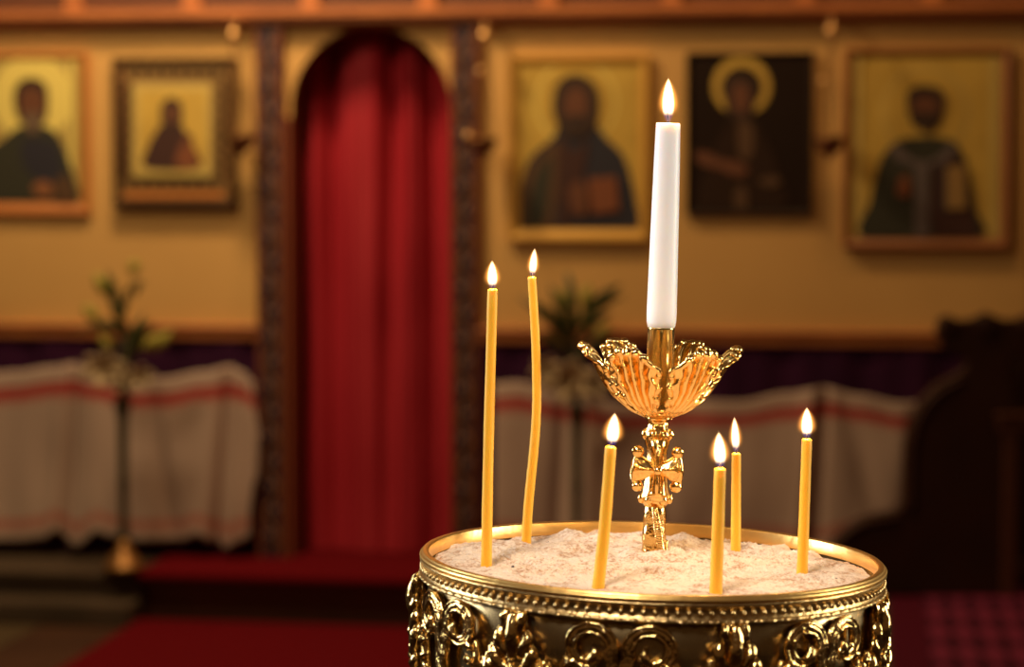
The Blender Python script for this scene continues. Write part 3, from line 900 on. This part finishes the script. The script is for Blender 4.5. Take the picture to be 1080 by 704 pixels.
# ------------------------------------------------------------------ candlestick
ST = S @ Matrix.Translation((sc.x, sc.y, SANDZ))
stick = thing('candlestick', 'ornate gilded candlestick with leaf cup and cross, stuck in the sand', 'candlestick', ST)
MM = .20/245                                     # metres per photo pixel at the stand
zz = lambda py: (588-py)*MM/math.cos(math.radians(9.6))
# lower stem
bm = bmesh.new()
rng = []
for k in range(20):
    t = k/19; py = 593.5 - t*61.5
    rng.append(((13.6 - 1.8*t + .4*math.sin(t*17))*MM, zz(py)))
add_lathe(bm, rng, 28)
for k in range(26):                              # leafy wrap climbing the stem
    t = k/25; a = -PI/2 + .9 - 1.0*t; r_ = 12.2*MM
    add_ball(bm, (r_*math.cos(a), r_*math.sin(a), zz(596-t*62)), .0030+.0012*math.sin(t*3), (1.0,1.0,.75), 8)
for k in range(22):
    t = k/21; a = -.25
    add_ball(bm, (12.8*MM*math.cos(a), 12.8*MM*math.sin(a), zz(600-t*30)), .0026, (1,1,.6), 6)
obj('stem', bm, M_gold, stick)
# flared collar, knop
bm = bmesh.new()
add_lathe(bm, [(9*MM,zz(536)),(13*MM,zz(530)),(16.5*MM,zz(524)),(14.5*MM,zz(520)),(13*MM,zz(513)),(12*MM,zz(505)),(11*MM,zz(495)),(10.5*MM,zz(482)),(10.5*MM,zz(473)),(12*MM,zz(467)),(14.0*MM,zz(458)),(14.0*MM,zz(453)),(11*MM,zz(449)),(10*MM,zz(444)),(12*MM,zz(441)),(17*MM,zz(437))], 32)
for v in bm.verts:
    a = math.atan2(v.co.y, v.co.x); r = math.hypot(v.co.x, v.co.y)
    k = 1 + .07*math.cos(6*a) + .05*noise.noise(v.co*190)
    v.co.x *= k; v.co.y *= k
for k in range(6):
    a = -PI/2 + (k+.5)*PI/3
    for py, r_, s in ((456,12.0,.0046),(525,14.5,.0040)):
        add_ball(bm, (r_*MM*math.cos(a), r_*MM*math.sin(a), zz(py)), s, (1,1,1.2), 8)
obj('knop', bm, M_goldcup, stick)
# cross with flared arms
bm = bmesh.new()
cz = zz(492)
def wing(s):
    rings = []
    for i in range(15):
        a = i/14; x = 2 + 23.5*a
        hh = 6.2 + 14.5*a**1.5; th = 5.2 + 2.6*a
        if i == 14: hh *= .72; th *= .6; x += .3
        ring = []
        for k in range(28):
            f = 2*PI*k/28; cz_, sy_ = math.cos(f), math.sin(f)
            zc = hh*math.copysign(abs(cz_)**.8, cz_)
            front = max(0, -sy_)
            yy = th*math.copysign(abs(sy_)**.7, sy_) - 2.6*front*math.exp(-(zc/3.2)**2) - 2.2*front*a*abs(zc/hh)**4
            xx = x + 2.5*a*(1-abs(zc/max(hh,1))**2) - 1.2*a*(zc/20)
            ring.append(bm.verts.new((s*xx*MM, (yy-12.5)*MM, cz+zc*MM+ (1.5*MM*a if zc > 0 else 0))))
        rings.append(ring)
    for A, B in zip(rings, rings[1:]):
        for k in range(28): bm.faces.new((A[k],A[(k+1)%28],B[(k+1)%28],B[k])).smooth = True
    bm.faces.new(rings[0][::-1]); bm.faces.new(rings[-1])
    add_ball(bm, (s*21.5*MM,-.0130,cz+19*MM), .0046, (1.2,1,1.2), 10)
    add_ball(bm, (s*21*MM,-.0130,cz-18*MM), .0044, (1.2,1,1.2), 10)
for s in (-1, 1): wing(s)
add_tube(bm, [(0,-.0125,cz+z*MM) for z in (-34,-22,-10,0,10,22,33)], [v*MM for v in (9,6.5,4.5,4,4.5,6.5,8.5)], 12)
add_tube(bm, [(0,-.0165,cz+z*MM) for z in (-30,-14,0,14,26)], [v*MM for v in (2.4,2,1.8,2,2.4)], 8)
roughen(bm, .0010, 150)
crs = obj('cross', bm, M_goldcup, stick)
bm = bmesh.new(); add_ball(bm, (0,-.0198,cz), .0040, n=12); obj('boss', bm, M_goldcup, crs)
# cup of acanthus leaves
bm = bmesh.new()
add_lathe(bm, [(9*MM,zz(444)),(13*MM,zz(440)),(20*MM,zz(435)),(29*MM,zz(429)),(26*MM,zz(425)),(14*MM,zz(420)),(.5*MM,zz(419))], 40)
for k in range(36):
    a = 2*PI*k/36; add_ball(bm, (25*MM*math.cos(a), 25*MM*math.sin(a), zz(432)), .0024, (1,1,.8), 6)
cup = obj('cup', bm, M_goldcup, stick)
def cup_leaf():
    bm = bmesh.new()
    ns, nt = 48, 61
    prof = smooth_loop([(12,437),(27,431),(41,420),(52,407),(61,391),(69,376),(76,361)], 8, False)
    G = []
    for i in range(ns+1):
        s = i/ns; row = []
        half = interp([(0,8),(.22,12),(.45,16.5),(.7,22.5),(.88,26.5),(1,24)], s)
        half *= 1 + .05*math.cos(2*PI*s*4.5)*min(1, s*2)
        for j in range(nt):
            t = -1 + 2*j/(nt-1)
            # the outer strips end lower than the middle: a lobed top outline
            top = 1 - .15*abs(t)**2.2 + .03*math.cos(t*PI*5)
            q = min(s*top, 1)*(len(prof)-1); k = min(int(q), len(prof)-2); fr = q-k
            r = prof[k][0]+(prof[k+1][0]-prof[k][0])*fr; py = prof[k][1]+(prof[k+1][1]-prof[k][1])*fr
            dr = prof[k+1][0]-prof[k][0]; dz = -(prof[k+1][1]-prof[k][1]); l = math.hypot(dr,dz); nx, nz = dz/l, -dr/l
            fl = 3.3*math.cos(t*PI*5)*min(1, s*1.5) + 1.4*math.exp(-(t/.10)**2)*min(1, s*2)
            lip = 7.5*max(0, (s-.86)/.14)**2
            inw = -.3*abs(t)**2*(1-s*.5)*min(1, s*3)
            rr = r + nx*fl + lip*.8 + inw
            zp = py - nz*fl + lip*.25*max(0, (s-.93)/.07)
            y = t*half*(1+.12*math.sin(PI*s)*0)
            row.append(bm.verts.new((rr*MM, y*MM, zz(zp))))
        G.append(row)
    for A, B in zip(G, G[1:]):
        for j in range(nt-1): bm.faces.new((A[j],A[j+1],B[j+1],B[j])).smooth = True
    E = [G[i][0].co.copy() for i in range(16, ns+1)] + [G[ns][j].co.copy() for j in range(1, nt)] + [G[i][nt-1].co.copy() for i in range(ns-1, 15, -1)]
    add_tube(bm, E, [(1.5+.9*abs(math.sin(k*.33)))*MM for k in range(len(E))], 8)
    for j in (6, 18, 30, 42, 54):
        add_ball(bm, G[ns-1][j].co.copy(), 3.4*MM, (.9,1.25,1.1), 8)
    for i in (24, 32, 40):
        for j in (0, nt-1): add_ball(bm, G[i][j].co.copy(), 2.7*MM, (1,1,1.3), 8)
    return roughen(bm, .0005, 170)
lf = obj('leaf', cup_leaf(), M_goldcup, cup, recalc=False)
sm = lf.modifiers.new('thick','SOLIDIFY'); sm.thickness = .0020; sm.offset = 0
for k in range(6):
    o = lf if k == 0 else lf.copy()
    if k: COL.objects.link(o); o.parent = cup
    o.rotation_euler = (0,0,k*PI/3 + .03)
# socket tube
bm = bmesh.new()
add_lathe(bm, [(12.5*MM,zz(422)),(14.5*MM,zz(418)),(14.5*MM,zz(344)),(15*MM,zz(342.5)),(14.6*MM,zz(342)),(13.0*MM,zz(343)),(13.0*MM,zz(352)),(.3*MM,zz(353))], 40)
obj('socket', bm, M_brass, stick)

# ------------------------------------------------------------------ candles
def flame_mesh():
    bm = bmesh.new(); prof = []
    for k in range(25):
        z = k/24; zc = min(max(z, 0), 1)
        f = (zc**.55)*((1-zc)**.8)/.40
        prof.append((max(.03, f*1.36), -.02+z*1.06))  # shell reaches well past the flame to hold the added glow
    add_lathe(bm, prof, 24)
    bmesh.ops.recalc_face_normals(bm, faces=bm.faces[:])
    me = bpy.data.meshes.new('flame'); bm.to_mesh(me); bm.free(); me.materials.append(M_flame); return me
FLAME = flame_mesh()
def add_flame(parent, base, top, width, power):
    o = bpy.data.objects.new('flame', FLAME); COL.objects.link(o)
    d = top - base
    rot = Vector((0,0,1)).rotation_difference(d.normalized()).to_matrix().to_4x4()
    o.parent = parent
    o.matrix_world = parent.matrix_world @ Matrix.Translation(base) @ rot @ Matrix.Diagonal((width, width, d.length, 1))
    L = bpy.data.lights.new('flame_light', 'POINT'); L.energy = power; L.color = (1,.66,.30); L.shadow_soft_size = .003
    lo = bpy.data.objects.new('flame_light', L); COL.objects.link(lo); lo.parent = parent
    lo.matrix_world = parent.matrix_world @ Matrix.Translation(base.lerp(top, .45))
    return o
bpy.context.view_layer.update()
def wax_candle(path, rad, flame, fw, label, curve=False):
    """path: photo points from the sand up to the top of the wax"""
    b = on_plane(path[0][0], path[0][1], RC+SN*(SANDZ+.001), SN)
    root = thing('beeswax_candle', label, 'candle', Matrix.Translation(b), 'thin yellow candles in the sand')
    bpy.context.view_layer.update()
    P = [at_depth(x, y, b.y)-b for x, y in path]
    if len(P) > 2: P = [Vector(p) for p in smooth_loop([tuple(p) for p in P], 6, False)]
    else: P = [P[0].lerp(P[1], k/12) for k in range(13)]
    d0 = (P[1]-P[0]).normalized()
    P = [P[0]-d0*.02] + P
    n = len(P); bm = bmesh.new()
    rr = [rad*(1.04-.12*k/n+.018*math.sin(k*1.7)) for k in range(n)]
    dt = (P[-1]-P[-2]).normalized()
    P += [P[-1]+dt*.0010, P[-1]+dt*.0016, P[-1]+dt*.0012]; rr += [rr[-1]*.93, rr[-1]*.62, rr[-1]*.30]
    add_tube(bm, P, rr, 20)
    obj('wax_body', bm, M_wax, root)
    top = P[-1]
    fb = at_depth(*flame[0], b.y)-b; ft = at_depth(*flame[1], b.y)-b
    bm = bmesh.new(); add_tube(bm, [top-dt*.002, top+dt*.003, top.lerp(fb,.5)+dt*.004, top+dt*.0062+Vector((.0006,0,0))], [.0008,.0008,.0007,.0005], 8)
    obj('wick', bm, M_wick, root)
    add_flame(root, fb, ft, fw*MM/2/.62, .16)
G = .0046
wax_candle([(513,596),(515,480),(519.5,307)], G, ((519.5,306.5),(519,275)), 11.5, 'tall straight yellow candle with lit flame, leftmost in the sand')
wax_candle([(555,574),(556.8,540),(559.4,511),(562.3,483),(564.7,455),(566,428),(566,400),(565,364),(563,326),(561,294)], G*.92, ((561,293.5),(564,262)), 9.5, 'tall bent yellow candle with lit flame, curving left at its foot')
wax_candle([(631,618),(638,552),(644,473)], G*1.08, ((645,472.5),(648.5,436)), 14, 'short leaning yellow candle with lit flame, just left of the candlestick')
wax_candle([(755,624),(759.5,496)], G*1.12, ((760,495.5),(758,456)), 13.5, 'short thick yellow candle with lit flame, nearest the front rim')
wax_candle([(776,581),(776.5,480)], G*.98, ((776.5,479.5),(774.5,440)), 10, 'short thin yellow candle with lit flame, standing behind the front one')
wax_candle([(846,604),(848.5,535),(851,465)], G*1.02, ((851,464),(851,430)), 13, 'short yellow candle with lit flame, alone near the right rim')

# the white candle
wb = ST @ Vector((0,0,zz(352)))
wc = thing('white_candle', 'thick tall white candle with lit flame, set in the gilded candlestick', 'candle', Matrix.Translation(wb) @ Matrix.Rotation(TILT, 4, 'Y'))
bpy.context.view_layer.update()
hz = lambda py: zz(py)-zz(352)
bm = bmesh.new()
add_lathe(bm, [(11.5*MM,0),(12.5*MM,hz(343.5)),(14.6*MM,hz(342)),(15.9*MM,hz(336)),(16.2*MM,hz(328)),(15.6*MM,hz(280)),(14.8*MM,hz(220)),(14.0*MM,hz(170)),(13.2*MM,hz(132)),(13.0*MM,hz(127.5)),(12.2*MM,hz(126.3)),(9*MM,hz(126.6)),(5*MM,hz(127.6)),(1*MM,hz(128))], 40)
obj('wax_body', bm, M_white, wc)
bm = bmesh.new(); add_tube(bm, [(0,0,hz(129)),(0,0,hz(122)),(-.0006,0,hz(117)),(-.001,0,hz(113))], [.0012,.0011,.001,.0006], 8)
obj('wick', bm, M_wick, wc)
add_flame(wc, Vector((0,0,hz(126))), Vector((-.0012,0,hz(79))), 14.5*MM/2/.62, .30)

# ================================================================== LIGHTS
def area(name, loc, target, size, energy, color, sy=None):
    L = bpy.data.lights.new(name, 'AREA'); L.energy = energy; L.color = color; L.size = size
    if sy: L.shape = 'RECTANGLE'; L.size_y = sy
    o = bpy.data.objects.new(name, L); COL.objects.link(o); o.location = loc
    o.rotation_euler = (Vector(target)-Vector(loc)).to_track_quat('-Z','Y').to_euler()
    return o
WARM = (1,.70,.36)
def spread(o, deg): o.data.spread = math.radians(deg); return o
p = WM @ Vector((-.45,-.95,3.35)); area('overhead_warm_light', p, WM @ Vector((-.4,0,1.3)), .3, 46, WARM)  # assumed unseen source, inferred from the shadows below beam and icons
p = WM @ Vector((1.5,-.95,3.35)); area('overhead_warm_light', p, WM @ Vector((1.3,0,1.3)), .3, 9, (1,.58,.24))  # assumed weaker companion on the right, also unseen
p = WM @ Vector((-1.1,-2.7,3.5)); area('overhead_warm_light', p, WM @ Vector((-.5,0,1.2)), .6, 35, (1,.74,.42))  # added unseen fill: softens wall shadows, brightens cloths and icons
spread(area('assumed_side_light', (-2.5,2.9,1.9), (.1,2.1,1.25), .8, 12, (.84,.91,1), 1.5), 70)  # assumed unseen source at left, added for the drum's edge highlights; no window
spread(area('assumed_side_light', (2.9,2.4,1.8), (.15,2.1,1.2), .8, 12, (1,.95,.82), 1.5), 70)  # assumed right-hand counterpart, no window modelled; brightens that side of the drum
spread(area('assumed_key_light', (-.7,.2,3.5), (.13,2.1,1.3), .6, 5, (1,.92,.86)), 45)  # assumed unseen key light high at front left; brightens sand and candle fronts

world = bpy.data.worlds.new('World'); SC.world = world; world.use_nodes = True
bg = world.node_tree.nodes['Background']; bg.inputs[0].default_value = (.06,.032,.014,1); bg.inputs[1].default_value = 1.2

# ================================================================== CAMERA
cd = bpy.data.cameras.new('camera'); cd.lens = 85; cd.sensor_width = 36; cd.sensor_fit = 'HORIZONTAL'
cd.clip_start = .05; cd.clip_end = 60
cd.dof.use_dof = True; cd.dof.focus_distance = (ST.translation-CAM).dot(FWD) - .02; cd.dof.aperture_fstop = 4.4
co = bpy.data.objects.new('camera', cd); COL.objects.link(co)
co.location = CAM; co.rotation_euler = (PI/2-TH, 0, 0)
SC.camera = co
SC.view_settings.view_transform = 'Standard'; SC.view_settings.look = 'None'
SC.view_settings.exposure = 0; SC.view_settings.gamma = 1; SC.view_settings.use_curve_mapping = False
cy = SC.cycles
cy.use_denoising = True; cy.max_bounces = 8; cy.diffuse_bounces = 4; cy.glossy_bounces = 4; cy.sample_clamp_indirect = 4.0
cy.volume_step_rate = .25; cy.volume_max_steps = 256
